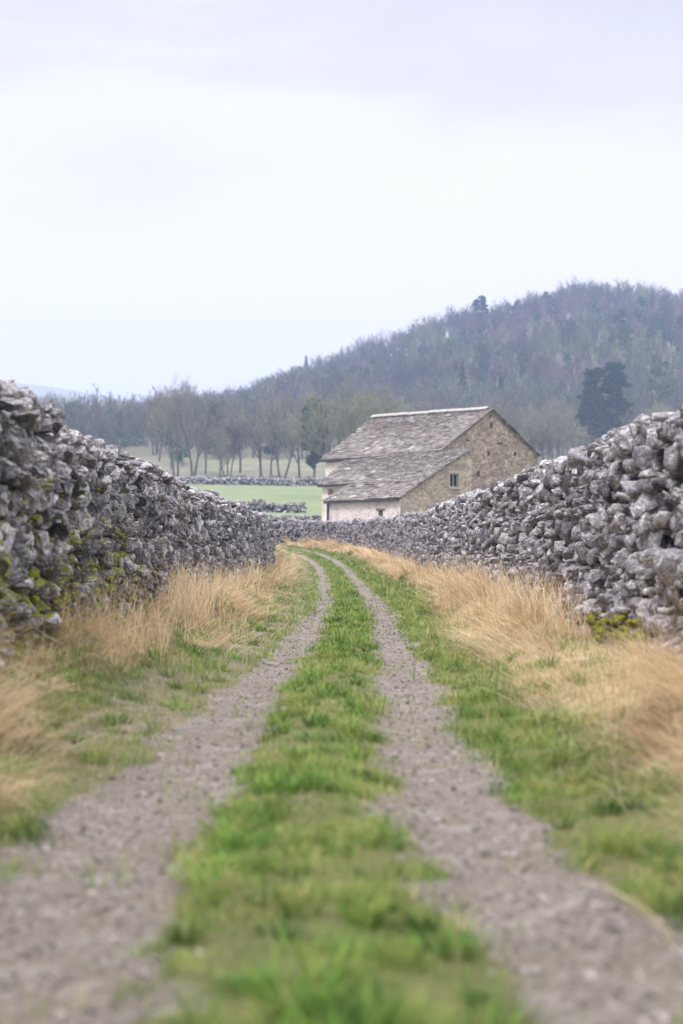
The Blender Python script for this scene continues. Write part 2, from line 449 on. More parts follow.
class Path:
    def __init__(s, pts):
        s.p = np.array(pts, float); d = np.linalg.norm(np.diff(s.p, axis=0), axis=1)
        s.s = np.concatenate([[0], np.cumsum(d)]); s.L = s.s[-1]
    def at(s, t):
        x = np.interp(t, s.s, s.p[:, 0]); y = np.interp(t, s.s, s.p[:, 1])
        e = .25
        dx = np.interp(t + e, s.s, s.p[:, 0]) - np.interp(t - e, s.s, s.p[:, 0]); dy = np.interp(t + e, s.s, s.p[:, 1]) - np.interp(t - e, s.s, s.p[:, 1])
        l = np.hypot(dx, dy) + 1e-9
        return x, y, dx / l, dy / l

def wall(name, label, path, H, side, basef, lod, scale=1., thick=.62, top=.40, mat=None, group=None, mossf=None, rows_back=True, seed=1, soft=False):
    """dry stone wall along a path: visible face on `side` (+1 = right of travel), rough back face, coping on top, fill inside"""
    global TPL
    TPL = TPL_S if soft else TPL_R
    r = np.random.default_rng(seed); mat = mat or M['limestone']
    pa = Path(path); x0, y0, _, _ = pa.at(0.)
    root = empty(name, (0, 0, 0), label, 'stone wall', group)
    topw = lambda t: H(t) + (vnoise(t, 0 * t, 1.3, seed) - .5) * .16 + (vnoise(t, 0 * t, .5, seed + 2) - .5) * .08
    faces = {}
    for sd in (side, -side):
        back = sd != side
        sc = scale * (1.7 if back else 1.)
        P = []; S = []; A = []; TT = []; ZZ = []
        z = -.12
        while z < 2.6:
            h = sc * r.choice([r.uniform(.06, .10), r.uniform(.10, .17), r.uniform(.15, .21)])
            t = r.uniform(-.1, .1)
            while t < pa.L:
                w = sc * r.choice([r.uniform(.09, .17), r.uniform(.16, .30), r.uniform(.26, .44)], p=[.35, .45, .20])
                hh = h * r.uniform(.8, 1.55)
                tc = t + w / 2
                if z + h * .4 < topw(np.array(tc)):
                    P.append((tc, z + h / 2 + r.normal() * .028 * sc)); S.append((w * .60, sc * r.uniform(.09, .20), hh * .60)); TT.append(tc); ZZ.append(z)
                t += w
            z += h
        P = np.array(P); S = np.array(S); n = len(P)
        # small pinning stones wedged between
        m = int(n * (.24 if not back else 0)); k = r.integers(0, n, m)
        Pp = P[k] + r.normal(size=(m, 2)) * [.12 * sc, .07 * sc]; Sp = sc * r.uniform(.03, .065, (m, 3))
        Pp = Pp[Pp[:, 1] < topw(Pp[:, 0])]; Sp = Sp[:len(Pp)]
        rec = np.concatenate([r.normal(size=n) * .062 * sc - (r.random(n) < .15) * .18 * sc, r.uniform(-.09, .035, len(Pp))])
        P = np.concatenate([P, Pp]); S = np.concatenate([S, Sp]); n = len(P)
        x, y, dx, dy = pa.at(P[:, 0]); nx, ny = dy * sd, -dx * sd
        bz = basef(x, y)
        hw = .5 * (thick + (top - thick) * np.clip(P[:, 1] / 2., 0, 1))
        off = hw - .05 * sc + rec
        C = np.stack([x + nx * off, y + ny * off, bz + P[:, 1]], -1)
        ang = np.arctan2(dy, dx)
        tilt = r.normal(size=n) * .22 + (r.random(n) < .12) * r.normal(size=n) * .8
        Rm = rot_mats(ang + r.normal(size=n) * .25, tilt, r.normal(size=n) * .25)
        tone = np.clip(r.normal(.5, .27, n), 0, 1)
        moss = np.zeros(n) if mossf is None else mossf(x, y, P[:, 1], r)
        f = MB()
        lodv = np.array([lod(a, b) for a, b in zip(x, y)]) if not back else np.array([min(2, lod(a, b)) for a, b in zip(x, y)])
        keep = r.random(n) > .085
        for L in (1, 2, 3):
            q = (lodv == L) & keep
            place_stones(f, C[q], S[q], Rm[q], L, tone[q], moss[q])
        f.build('stone_face', mat, root, smooth=soft)
    # coping: rough lumps laid across the top
    cp = MB(); P = []; t = 0.
    while t < pa.L:
        w = scale * r.uniform(.10, .30); P.append((t + w / 2, w)); t += w * .92
    P = np.array(P); n = len(P); x, y, dx, dy = pa.at(P[:, 0]); bz = basef(x, y)
    hh = scale * r.uniform(.07, .15, n)
    C = np.stack([x + r.normal(size=n) * .04, y, bz + topw(P[:, 0]) + hh * .35], -1)
    S = np.stack([P[:, 1] * .58, r.uniform(.13, .20, n), hh], -1)
    Rm = rot_mats(np.arctan2(dy, dx) + r.normal(size=n) * .3, np.clip(r.normal(size=n) * .22, -.4, .4), r.normal(size=n) * .2)
    lodv = np.array([lod(a, b) for a, b in zip(x, y)]); tone = np.clip(r.normal(.62, .2, n), 0, 1)
    for L in (1, 2, 3):
        q = lodv == L; place_stones(cp, C[q], S[q], Rm[q], L, tone[q], np.zeros(q.sum()))
    cp.build('coping', mat, root, smooth=soft)
    # inner fill, near black so the gaps between stones read as deep shade
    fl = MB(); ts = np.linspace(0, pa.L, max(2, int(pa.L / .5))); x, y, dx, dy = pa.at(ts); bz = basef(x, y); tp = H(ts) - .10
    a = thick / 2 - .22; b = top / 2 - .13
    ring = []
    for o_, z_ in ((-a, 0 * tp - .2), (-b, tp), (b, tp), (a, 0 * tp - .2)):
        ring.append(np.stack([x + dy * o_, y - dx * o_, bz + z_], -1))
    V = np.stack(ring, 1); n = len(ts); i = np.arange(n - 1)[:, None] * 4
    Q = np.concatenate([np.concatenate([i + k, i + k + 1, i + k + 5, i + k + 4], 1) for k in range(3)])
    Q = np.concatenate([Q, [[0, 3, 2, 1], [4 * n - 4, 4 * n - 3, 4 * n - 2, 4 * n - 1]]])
    fl.add(V, None, Q); fl.build('gap_shade_fill', M['core'], root)
    return root, pa

CAM = np.array([0, 0, 1.1])
def lod_lane(x, y):
    if y < 7.5: return 2
    if y < 23: return 3
    if y < 62: return 2
    return 1
vb = lambda x, y: lane_z(x, y) - .02
def moss_left(x, y, z, r):
    n = fbm(y, z, .55, 31)
    return np.clip((1.15 - z / 1.6) * .85 * (1 - .75 * sstep(13, 24, y)) * (n * 1.7 - .16), 0, 1) + .12 * (r.random(len(x)) < .05)
def moss_right(x, y, z, r):
    return np.clip(.5 - z, 0, 1) * .4 * (r.random(len(x)) < .3)
lpath = [(-2.74, -5), (-2.76, 10), (-2.80, 20), (-2.86, 35), (-2.92, 50), (-3.0, 56), (-3.35, 61), (-4.0, 67), (-5.2, 75), (-7.4, 83), (-11, 91), (-16.5, 98)]
rpath = [(3.10, -5), (3.11, 12), (3.13, 30), (3.11, 55), (3.04, 66), (2.62, 75), (1.5, 84), (.0, 91), (-2.6, 97), (-7, 103), (-13, 109)]
LW, lp = wall('dry_stone_wall', 'mossy grey dry stone wall along the left side of the track', lpath,
     lambda t: np.interp(t, [0, 15.5, 19, 60, 80, 120], [2.13, 2.13, 2.0, 1.97, 1.85, 1.6]) - .09, 1, vb, lod_lane, mossf=moss_left, seed=11, scale=.72, group='dry stone walls')
RW, rp = wall('dry_stone_wall', 'pale grey dry stone wall with dark holes between the track and the barn', rpath,
     lambda t: np.interp(t, [0, 17, 24, 33, 50, 70, 85, 100, 130], [2.20, 2.20, 2.12, 2.10, 2.06, 1.96, 1.75, 1.5, 1.4]) - .09, -1, vb, lod_lane, mossf=moss_right, seed=23, scale=.82, soft=True, group='dry stone walls')

# moss cushions
def cushions(root, spots, seed):
    r = np.random.default_rng(seed); mb = MB(); V0, F = ICO[3]
    for (x, y, z, s, nx) in spots:
        o = Vector(r.uniform(-40, 40, 3))
        d = np.array([mnoise.fractal(Vector(v) * 1.8 + o, 1., 2., 3) for v in V0])
        V = V0 * (1 + .42 * d[:, None]) * np.array([s * .7, s * r.uniform(.8, 1.5), s * r.uniform(.45, .75)])
        mb.add(V + np.array([x, y, z]), F)
    tag(mb.build('moss', M['moss'], root, smooth=True), kind='stuff')
r = np.random.default_rng(5)
sp = []
while len(sp) < 120:
    y = r.uniform(9, 24); z = abs(r.normal(0, .55)) + .1
    if z > 1.7 or fbm(np.array(y), np.array(z), .6, 31) < .52: continue
    x = np.interp(y, [a[1] for a in lpath], [a[0] for a in lpath]) + .5 * (.62 - .11 * z) + .03
    sp.append((x, y, float(vb(np.array(x), np.array(y))) + z, r.uniform(.022, .065) * (1.25 - z * .4), 1))
cushions(LW, sp, 6)
sp = []
for k in range(85):
    y = r.uniform(12.6, 14.8); x = 2.66 + r.normal() * .08
    sp.append((x, y, float(vb(np.array(x), np.array(y))) + abs(r.normal(0, .13)) + .08, r.uniform(.03, .085), -1))
cushions(RW, sp, 7)

# field walls further off
ter = lambda x, y: gsheet(x, y) - .05
lod1 = lambda x, y: 1
wall('dry_stone_wall', 'short low wall standing alone in the green field left of the barn', [(-17, 151), (-10.6, 150.5), (-3.9, 149.5)], lambda t: .95 + 0 * t, 1, ter, lod1, scale=1.7,
     mat=M['far_limestone'], seed=3, thick=.7, top=.5, group='dry stone walls')
wall('dry_stone_wall', 'low blurred wall just behind the bend of the lane', [(-12, 118), (-6, 119), (-1.2, 120)], lambda t: .95 + 0 * t, 1, ter, lod1, scale=1.6,
     mat=M['far_limestone'], seed=4, thick=.7, top=.5, group='dry stone walls')
wall('dry_stone_wall', 'distant dark field wall below the row of bare trees', [(-75, 246), (-40, 245), (-15, 244), (6, 246), (30, 250)], lambda t: 1.15 + 0 * t, 1, ter, lod1, scale=2.2,
     mat=M['far_limestone'], seed=8, thick=.9, top=.6, group='dry stone walls')


# ---------------------------------------------------------------- the barn
TH, ZB = 0.705, 1.5
bL, bW, bE, bw, bA, bA0, bw2 = 12.72, 9.925, 2.855, 6.644, 8.226, 2.82, 2.723
za, ze, zlt, zle, zae = 11.5 - ZB, 8.31 - ZB, 8.28 - ZB, 4.76 - ZB, 6.2 - ZB
u3 = np.array([math.sin(TH), -math.cos(TH)]); v3 = np.array([math.cos(TH), math.sin(TH)])
bO = np.array([11.086, 102.087]) - 13.119 * u3 - bW / 2 * v3
barn = empty('stone_barn', (bO[0], bO[1], ZB), 'old stone barn with a slate roof and a whitewashed lean-to beyond the right wall', 'barn')
barn.rotation_euler = (0, 0, TH)
def q(U, V, z): return (V, -U, z)
def prism(poly, U0, U1):
    """solid with the outline poly [(V, z)] between U0 (far) and U1 (near)"""
    import bmesh
    bm = bmesh.new()
    a = [bm.verts.new(q(U0, V, z)) for V, z in poly]; b = [bm.verts.new(q(U1, V, z)) for V, z in poly]
    bm.faces.new(a); bm.faces.new(b[::-1])
    for k in range(len(a)):
        bm.faces.new([a[k], b[k], b[(k + 1) % len(a)], a[(k + 1) % len(a)]])
    bmesh.ops.recalc_face_normals(bm, faces=bm.faces[:])
    me = bpy.data.meshes.new('prism'); bm.to_mesh(me); bm.free(); return me
def boxes_mesh(bs):
    mb = MB()
    for c, h in bs:
        V = np.array([[x, y, z] for x in (-1, 1) for y in (-1, 1) for z in (-1, 1)]) * np.array(h) + np.array(c)
        mb.add(V, None, [[0, 1, 3, 2], [4, 6, 7, 5], [0, 4, 5, 1], [2, 3, 7, 6], [0, 2, 6, 4], [1, 5, 7, 3]])
    return mb
def carve(me, cuts, name, mat, parent):
    o = bpy.data.objects.new(name, me); col.objects.link(o)
    c = bpy.data.objects.new('cutter', boxes_mesh(cuts).mesh('cutter', mat)); col.objects.link(c)
    md = o.modifiers.new('b', 'BOOLEAN'); md.operation = 'DIFFERENCE'; md.object = c; md.solver = 'EXACT'
    dg = bpy.context.evaluated_depsgraph_get(); dg.update()
    nm = bpy.data.meshes.new_from_object(o.evaluated_get(dg))
    bpy.data.objects.remove(c); bpy.data.objects.remove(o)
    nm.materials.clear(); nm.materials.append(mat)
    return link(bpy.data.objects.new(name, nm), parent)
holes = [(4.95, 10.32, .15, .17), (4.65, 8.25, .15, .17), (7.45, 8.35, .15, .17), (3.6, 6.75, .16, .2), (2.5, 9.1, .2, .06), (5.85, 9.05, .28, .06), (4.85, 10.95, .1, .12)]
carve(prism([(0, -.6), (bW, -.6), (bW, ze - .05), (bW / 2, za - .2), (0, ze - .05)], 0, bL),
      [(q(bL, V, z - ZB), (hx, .55, hz)) for V, z, hx, hz in holes], 'main_wall', M['gable'], barn)
wV, wZ = -1.69, 6.0 - ZB
lt = carve(prism([(-bw, -.6), (-.004, -.6), (-.004, zlt - .12), (-bw, zle - .1)], bA, bL + bE),
           [(q(bL + bE, wV, wZ), (.42, .30, .47)), (q(13.7, -bw, 3.66 - ZB), (.5, .22, .26))], 'lean_to_wall', M['pale_gable'], barn)
carve(prism([(-bw2, -.6), (-.006, -.6), (-.006, zlt - .16), (-bw2, zae - .1)], bA0, bA + .6),
      [(q(bA0 + 1.0, -bw2, zae - .62), (.4, .34, .22))], 'lean_to_wall', M['whitewash'], barn)
# whitewashed skin of the long front of the lean-to, with its vent left open
mb = MB()
sk = []
x0, x1 = bA - .01, bL + bE - .0
y0 = 13.7 - .22; y1 = 13.7 + .22; zv0 = 3.66 - ZB - .26; zv1 = zv0 + .52
for (a_, b_, c_, d_) in ((x0, y0, -.6, zle - .12), (y1, x1, -.6, zle - .12), (y0, y1, -.6, zv0), (y0, y1, zv1, zle - .12)):
    sk.append((q((a_ + b_) / 2, -bw - .02, (c_ + d_) / 2), (.02, (b_ - a_) / 2, (d_ - c_) / 2)))
boxes_mesh(sk).build('whitewashed_wall', M['whitewash'], barn)
boxes_mesh([(q(13.7, -bw - .05, zv1 + .06), (.05, .42, .055))]).build('lintel', M['wood'], barn)
boxes_mesh([(q(13.7, -bw + .10, zv0 + .24), (.02, .21, .25))]).build('vent_board', M['wood'], barn)
# pale patch of the long main wall under the eave
boxes_mesh([(q(bA0 / 2 + .0, -.02, 2.9), (.02, bA0 / 2 + .02, 3.6))]).build('whitewashed_wall', M['whitewash'], barn)
# window
ub = bL + bE
win = boxes_mesh([(q(ub - .13, wV - .39, wZ), (.04, .026, .46)), (q(ub - .13, wV + .39, wZ), (.04, .026, .46)),
                  (q(ub - .13, wV, wZ + .43), (.36, .04, .03)), (q(ub - .13, wV, wZ - .43), (.36, .04, .03)),
                  (q(ub - .13, wV + .02, wZ), (.03, .018, .395))]).build('window', M['frame'], barn)
boxes_mesh([(q(ub - .16, wV, wZ), (.36, .008, .395))]).build('pane', M['glass'], win)
boxes_mesh([(q(ub + .0, wV, wZ - .53), (.54, .09, .05))]).build('sill', M['lintel'], win)
boxes_mesh([(q(ub + .0, wV, wZ + .56), (.54, .02, .08))]).build('lintel', M['lintel'], win)
for sg in (-1, 1): boxes_mesh([(q(ub, wV + sg * .475, wZ), (.05, .02, .465))]).build('jamb', M['lintel'], win)

def roof(name, e0, e1, t0, t1, seed, over=.28, sag=.12, course=.27):
    """overlapping stone slates in diminishing courses; e0/e1 far and near ends of the eave, t0/t1 of the top edge"""
    r = np.random.default_rng(seed); mb = MB()
    e0, e1, t0, t1 = (np.array(x, float) for x in (e0, e1, t0, t1))
    ax = (e1 - e0); Ln = np.linalg.norm(ax); ax /= Ln
    sl = (t0 - e0); sl -= ax * (sl @ ax); Ls = np.linalg.norm(sl); sl /= Ls
    nm = np.cross(ax, sl); nm *= np.sign(nm[2])
    skew = ((t0 - e0) @ ax)
    dt = (t1 - t0) - (e1 - e0); dt = dt - ax * (dt @ ax)
    s = -over; k = 0
    while s < Ls - .05:
        f = max(s, 0) / Ls
        c = course * (1.25 - .6 * f); t = -.12 + r.uniform(-.2, 0)
        L_ = np.linalg.norm((e1 + (t1 - e1) * f) - (e0 + (t0 - e0) * f))
        while t < L_ + .1:
            w = r.uniform(.25, .62) * (1.15 - .45 * f); w = min(w, L_ + .14 - t)
            if w < .1: break
            ln = c * 1.75; th_ = r.uniform(.03, .065)
            drop = -sag * math.sin(PI * np.clip((t + w / 2) / L_, 0, 1)) * math.sin(PI * np.clip(f + .15, 0, 1)) + (vnoise(np.array(t), np.array(s), 1.5, seed) - .5) * .10
            slip = r.normal() * .018 + (r.random() < .03) * -.09
            b = e0 + dt * f * min(1., max(0., t / L_)) + ax * (skew * f + t + .008) + sl * (s + slip) + nm * (drop + .05)
            jl = r.normal() * .012
            V = []
            for hh in (0, 1):
                for (aa, ss) in ((0, 0), (w - .016, 0), (w - .016, 1), (0, 1)):
                    up = .055 * (1 - ss) + jl * (aa > 0)
                    V.append(b + ax * aa + sl * (min(ln, Ls - s + .03) * ss + r.normal() * .01) + nm * (up + hh * th_ - .02))
            mb.add(V, None, [[0, 3, 2, 1], [4, 5, 6, 7], [0, 1, 5, 4], [1, 2, 6, 5], [2, 3, 7, 6], [3, 0, 4, 7]],
                   tone=float(np.clip(r.normal(.45, .24), 0, 1)))
            t += w
        s += c; k += 1
    return mb.build(name, M['slate'], barn)
mr = roof('main_roof', q(-.12, 0, ze), q(bL + .06, 0, ze), q(-.12, bW / 2, za + .2), q(bL + .06, bW / 2, za - .1), 1)
roof('main_roof', q(bL + .0, bW, ze), q(-.12, bW, ze), q(bL + .0, bW / 2, za - .1), q(-.12, bW / 2, za + .2), 2, over=.12)
roof('lean_to_roof', q(bA, -bw, zle), q(bL + bE + .12, -bw, zle), q(bA, .0, zlt - .06), q(bL + bE + .12, .0, zlt - .06), 3)
roof('lean_to_roof', q(bA0 - .1, -bw2, zae), q(bA + .9, -bw2, zae), q(bA0 - .1, .0, zlt - .10), q(bA + .9, .0, zlt - .10), 4)
rr = np.random.default_rng(9); rd = []; t = -.2; mb = MB()
while t < bL - .55:
    w = rr.uniform(.45, .75); dz = rr.normal() * .012 + .02 * math.sin(t)
    c = q(t + w / 2, bW / 2, za + .2 - .3 * t / bL + .13 + dz)
    for sx in (-1, 1):
        V = [[0, 0, .16], [sx * .26, 0, 0.0], [sx * .26, 0, .07], [0, 0, .24]]
        P = np.concatenate([np.array(V) + [0, -w / 2 + .01, 0], np.array(V) + [0, w / 2 - .01, 0]]) + np.array(c) + [sx * .002, 0, -.06]
        mb.add(P, None, [[0, 1, 2, 3], [7, 6, 5, 4], [0, 4, 5, 1], [1, 5, 6, 2], [2, 6, 7, 3], [3, 7, 4, 0]])
    t += w
mb.build('ridge', M['ridge'], mr)
# gutters and downpipe
def gutter(U0, U1, V, z):
    o = boxes_mesh([(q((U0 + U1) / 2, V - .26, z - .17), (.09, (U1 - U0) / 2, .085))]).build('gutter', M['iron'], barn)
    return o
gutter(-.15, bA0 + .3, 0, ze); gutter(bA0 - .15, bA + .1, -bw2, zae)
g = gutter(bA - .1, bL + bE + .05, -bw, zle)
boxes_mesh([(q(bA + .12, -bw - .14, zle / 2 - .3), (.05, .05, zle / 2 + .15))]).build('downpipe', M['iron'], barn)
# stone edging along the top of the lean-to verge and rough stones on the far verge of the gable
mb = MB(); n = 18
P = np.array([q(bL + bE + .02, -bw + (bw - .05) * (k + .5) / n, zle + (zlt - zle) * (k + .5) / n - .03) for k in range(n)])
place_stones(mb, P, np.stack([np.full(n, .24), np.full(n, .13), rr.uniform(.05, .09, n)], -1), rot_mats(np.zeros(n), np.full(n, -math.atan2(zlt - zle, bw)), np.zeros(n)), 1, rr.uniform(.4, .8, n))
mb.build('verge', M['ridge'], barn, smooth=True)
mb = MB(); n = 22
f_ = (np.arange(n) + .5) / n
P = np.array([q(bL + .02, bW / 2 + bW / 2 * k, za - .12 - (za - ze - .1) * k - .05) for k in f_])
place_stones(mb, P, np.stack([np.full(n, .2), np.full(n, .15), rr.uniform(.04, .10, n)], -1), rot_mats(np.zeros(n), np.full(n, math.atan2(za - ze, bW / 2)), np.zeros(n)), 1, rr.uniform(.2, .6, n))
mb.build('verge', M['gable'], barn, smooth=True)

# ---------------------------------------------------------------- fence post
fp = boxes_mesh([((0, 0, .55), (.05, .05, .75))])
fpo = fp.build('fence_post', mat_simple('bleached_wood', (.38, .35, .31), (.55, .52, .47), 9))
fpo.location = (-3.75, 112, 3.0)
tag(fpo, 'thin pale wooden post standing above the wall at the bend', 'post')

# ---------------------------------------------------------------- trees
def tubes(mb, segs, sides, **attrs):
    """segs: list of (p0, p1, r0, r1)"""
    if not segs: return
    P0 = np.array([s[0] for s in segs]); P1 = np.array([s[1] for s in segs]); r0 = np.array([s[2] for s in segs]); r1 = np.array([s[3] for s in segs])
    d = P1 - P0; d /= np.linalg.norm(d, axis=1, keepdims=True) + 1e-9
    ref = np.where(np.abs(d[:, 2:3]) > .9, np.array([[1., 0, 0]]), np.array([[0, 0, 1.]]))
    a = np.cross(d, ref); a /= np.linalg.norm(a, axis=1, keepdims=True) + 1e-9; b = np.cross(d, a)
    th = np.arange(sides) * 2 * PI / sides
    ring = a[:, None] * np.cos(th)[None, :, None] + b[:, None] * np.sin(th)[None, :, None]
    V = np.concatenate([P0[:, None] + ring * r0[:, None, None], P1[:, None] + ring * r1[:, None, None]], 1)
    k = np.arange(sides); k2 = (k + 1) % sides
    Q = np.stack([k, k2, k2 + sides, k + sides], -1)
    n = len(segs); QQ = Q[None] + (np.arange(n) * 2 * sides)[:, None, None]
    mb.add(V.reshape(-1, 3), None, QQ.reshape(-1, 4), **attrs)
def unit(v): return v / (np.linalg.norm(v) + 1e-9)
def branch(r, p, d, ln, rad, lev, spec, segs, tw):
    """recursive bare limb"""
    nseg, kids, klen, spread, up, twn, tww = spec
    n = nseg[lev]; pts = [p]; dd = d.copy(); rads = [rad]
    for k in range(n):
        dd = unit(dd + r.normal(size=3) * (.05 if lev == 0 else .14) + np.array([0, 0, up * (1.0 if lev else .3)]))
        pts.append(pts[-1] + dd * ln / n); rads.append(rad * (1 - .72 * (k + 1) / n))
    for k in range(n): segs[lev].append((pts[k], pts[k + 1], rads[k], rads[k + 1]))
    if lev + 1 < len(nseg):
        for c in range(kids[lev]):
            f = (.28 if lev == 0 else .25) + (.72 if lev == 0 else .75) * (c + r.uniform(.2, .9)) / kids[lev]
            i = min(int(f * n), n - 1); w = f * n - i
            q_ = pts[i] * (1 - w) + pts[i + 1] * w
            base = unit(pts[i + 1] - pts[i])
            s = unit(np.cross(base, r.normal(size=3)))
            a = r.uniform(*spread)
            branch(r, q_, unit(base * math.cos(a) + s * math.sin(a)), ln * klen[lev] * r.uniform(.7, 1.15) * (1.15 - .45 * f), max(rads[i] * .62, .012), lev + 1, spec, segs, tw)
    else:
        for c in range(twn):
            f = r.uniform(.1, 1.); i = min(int(f * n), n - 1); q_ = pts[i] + (pts[i + 1] - pts[i]) * r.random()
            base = unit(pts[i + 1] - pts[i]); s = unit(np.cross(base, r.normal(size=3))); a = r.uniform(.3, .9)
            t_ = unit(base * math.cos(a) + s * math.sin(a) + np.array([0, 0, .15])); l_ = ln * r.uniform(.35, .8)
            side = unit(np.cross(t_, r.normal(size=3))) * tww
            tw.append((q_ - side, q_ + side, q_ + t_ * l_))
def bare_tree_meshes(seed, H, spec, trunk_levels=2, width=1.0, stems=1):
    r = np.random.default_rng(seed); segs = [[] for _ in spec[0]]; tw = []
    for s in range(stems):
        d0 = unit(np.array([r.normal() * .08 + (s - (stems - 1) / 2) * .22, r.normal() * .08, 1.]))
        branch(r, np.array([(s - (stems - 1) / 2) * .4, 0, -.3]), d0, H * .78, H * .020 / stems ** .4, 0, spec, segs, tw)
    return segs, np.array(tw)
HERO = ([7, 5, 4, 3], [11, 7, 6], [.50, .56, .58], (.35, .95), .10, 12, .015)
def hero_tree(i, X, Y, H, label, seed, stems=1, twig=None, spec=HERO, group=None, name='bare_tree'):
    segs, tw = bare_tree_meshes(seed, H, spec, stems=stems)
    root = empty(name, (X, Y, float(gsheet(np.array(X), np.array(Y)) if Y < 340 else terrain(X, Y))), label, 'tree', group)
    t = MB(); tubes(t, segs[0], 7); tubes(t, segs[1], 5); t.build('trunk', M['bark'], root, smooth=True)
    c = MB(); rr = np.random.default_rng(seed + 1)
    for lv in segs[2:]: tubes(c, lv, 3, tone=rr.uniform(.2, .5))
    T = tw.reshape(-1, 3); c.add(T, np.arange(len(T)).reshape(-1, 3), tone=np.repeat(rr.random(len(tw)), 3))
    c.build('crown', twig or M['twig'], root)
    return root
def at_px(px, Y): return (px - 341.5) * Y / 1422.
ordinal = ['first', 'second', 'third', 'fourth', 'fifth', 'sixth', 'seventh', 'eighth', 'ninth', 'tenth', 'eleventh']
rowt = [(176, 258, 15.0, 2, 'tall bare tree with a wide crown standing leftmost in the row behind the field wall'),
        (193, 253, 15.5, 2, 'tallest bare tree of the row, twin dark trunks, second from its left end'),
        (205, 268, 9.5, 1, 'slim bare tree just right of the twin trunked tree'),
        (219, 252, 8.5, 1, 'short bare tree left of the gap in the row behind the field wall'),
        (228, 259, 10.0, 3, 'bushy bare tree with low forked stems near the middle of the row'),
        (240, 272, 11.5, 1, 'thin bare tree with one straight stem near the middle of the row'),
        (261, 258, 12.5, 1, 'bare tree with a leaning stem right of the middle of the row'),
        (271, 266, 10.5, 1, 'bare tree with a rounded crown, fourth from the right of the row'),
        (282, 253, 13.5, 2, 'bare tree with paired stems, third from the right of the row'),
        (300, 260, 11.0, 1, 'bare tree second from the right of the row beside the ivy covered one')]
for k, (px, Y, H, st, lab) in enumerate(rowt):
    hero_tree(k, at_px(px, Y), Y, H * 1.13, lab, 100 + k * 3, st, M['lichened'] if k % 3 != 1 else M['twig'], group='bare trees along the field edge')
BUSH = ([4, 5, 4, 3], [11, 8, 6], [.62, .6, .6], (.4, 1.1), .15, 8, .018)
hero_tree(20, at_px(345, 200), 200, 14.0, 'rounded olive grey bare tree right behind the barn roof', 151, 2, M['lichened'], BUSH)
hero_tree(21, at_px(372, 225), 225, 14.5, 'grey green bare tree rising behind the far end of the barn ridge', 157, 2, M['lichened'], BUSH)

def leaf_blob(mb, r, C, Rad, n, size, **attrs):
    """n small leaf faces spread through a clump"""
    d = r.normal(size=(n, 3)); d /= np.linalg.norm(d, axis=1, keepdims=True)
    P = C + d * np.array(Rad) * (r.random((n, 1)) ** .45)
    a = r.normal(size=(n, 3)); a /= np.linalg.norm(a, axis=1, keepdims=True)
    b = np.cross(a, r.normal(size=(n, 3))); b /= np.linalg.norm(b, axis=1, keepdims=True) + 1e-9
    s = size * r.uniform(.5, 1.3, (n, 1))
    V = np.stack([P - a * s, P + b * s * .6, P + a * s, P - b * s * .6], 1)
    at = {k: np.repeat(np.clip(v + r.normal(size=n) * .16, 0, 1), 4) for k, v in attrs.items()}
    mb.add(V.reshape(-1, 3), None, np.arange(4 * n).reshape(-1, 4), **at)
def pine(X, Y, H, wd, label, seed, name='pine_tree', mat=None, cat='tree', low=.12, group=None, leaf=.36, clumps=120, per=150, ragged=False):
    r = np.random.default_rng(seed); root = empty(name, (X, Y, float(terrain(X, Y))), label, cat, group)
    t = MB(); p = np.array([0, 0, -.4]); segs = []
    for k in range(8):
        p2 = p + np.array([r.normal() * .12, r.normal() * .12, H * .95 / 8]); segs.append((p, p2, H * .018 * (1 - k / 8.5), H * .018 * (1 - (k + 1) / 8.5))); p = p2
    c = MB()
    for k in range(clumps):
        z = H * (low + (1 - low) * r.random() ** .85); f = (z / H - low) / (1 - low)
        rad = wd * (.05 + .95 * math.sin(PI * min(1, .04 + .9 * f))) * r.uniform(.25, 1.)
        a = r.uniform(0, 2 * PI)
        if ragged:
            rad = wd * (1.02 - .62 * f ** 1.5) * r.uniform(.15, 1.) ** .6 * (.55 + .8 * mnoise.noise(Vector((math.cos(a) * 1.3, math.sin(a) * 1.3, z * .35 + seed))) + .25)
        C = np.array([math.cos(a) * rad, math.sin(a) * rad, z])
        segs.append((np.array([0, 0, z - rad * .3]), C, .07, .02))
        s = wd * r.uniform(.2, .42) * min(1., .35 + 2.2 * f)
        if ragged: s = wd * r.uniform(.10, .24)
        leaf_blob(c, r, C, (s, s, s * (.45 if ragged else .6)), per, leaf, tone=r.uniform(.1, .8))
    tubes(t, segs, 5); t.build('trunk', M['bark'], root, smooth=True)
    c.build('crown', mat or M['needle'], root)
    return root
pine(at_px(593, 336), 336, 18.5, 4.7, 'left and shorter of the two dark pines at the foot of the wooded hill', 31, low=.03, clumps=210, per=75, leaf=.3, ragged=True)
pine(at_px(615, 338), 338, 20.0, 5.2, 'right and taller of the two dark pines at the foot of the wooded hill', 32, low=.03, clumps=230, per=75, leaf=.3, ragged=True)
pine(at_px(314, 252), 252, 15., 2.5, 'dark green ivy covered tree at the right end of the row beside the barn', 33, 'ivy_covered_tree', M['ivy'], low=.2, clumps=130)
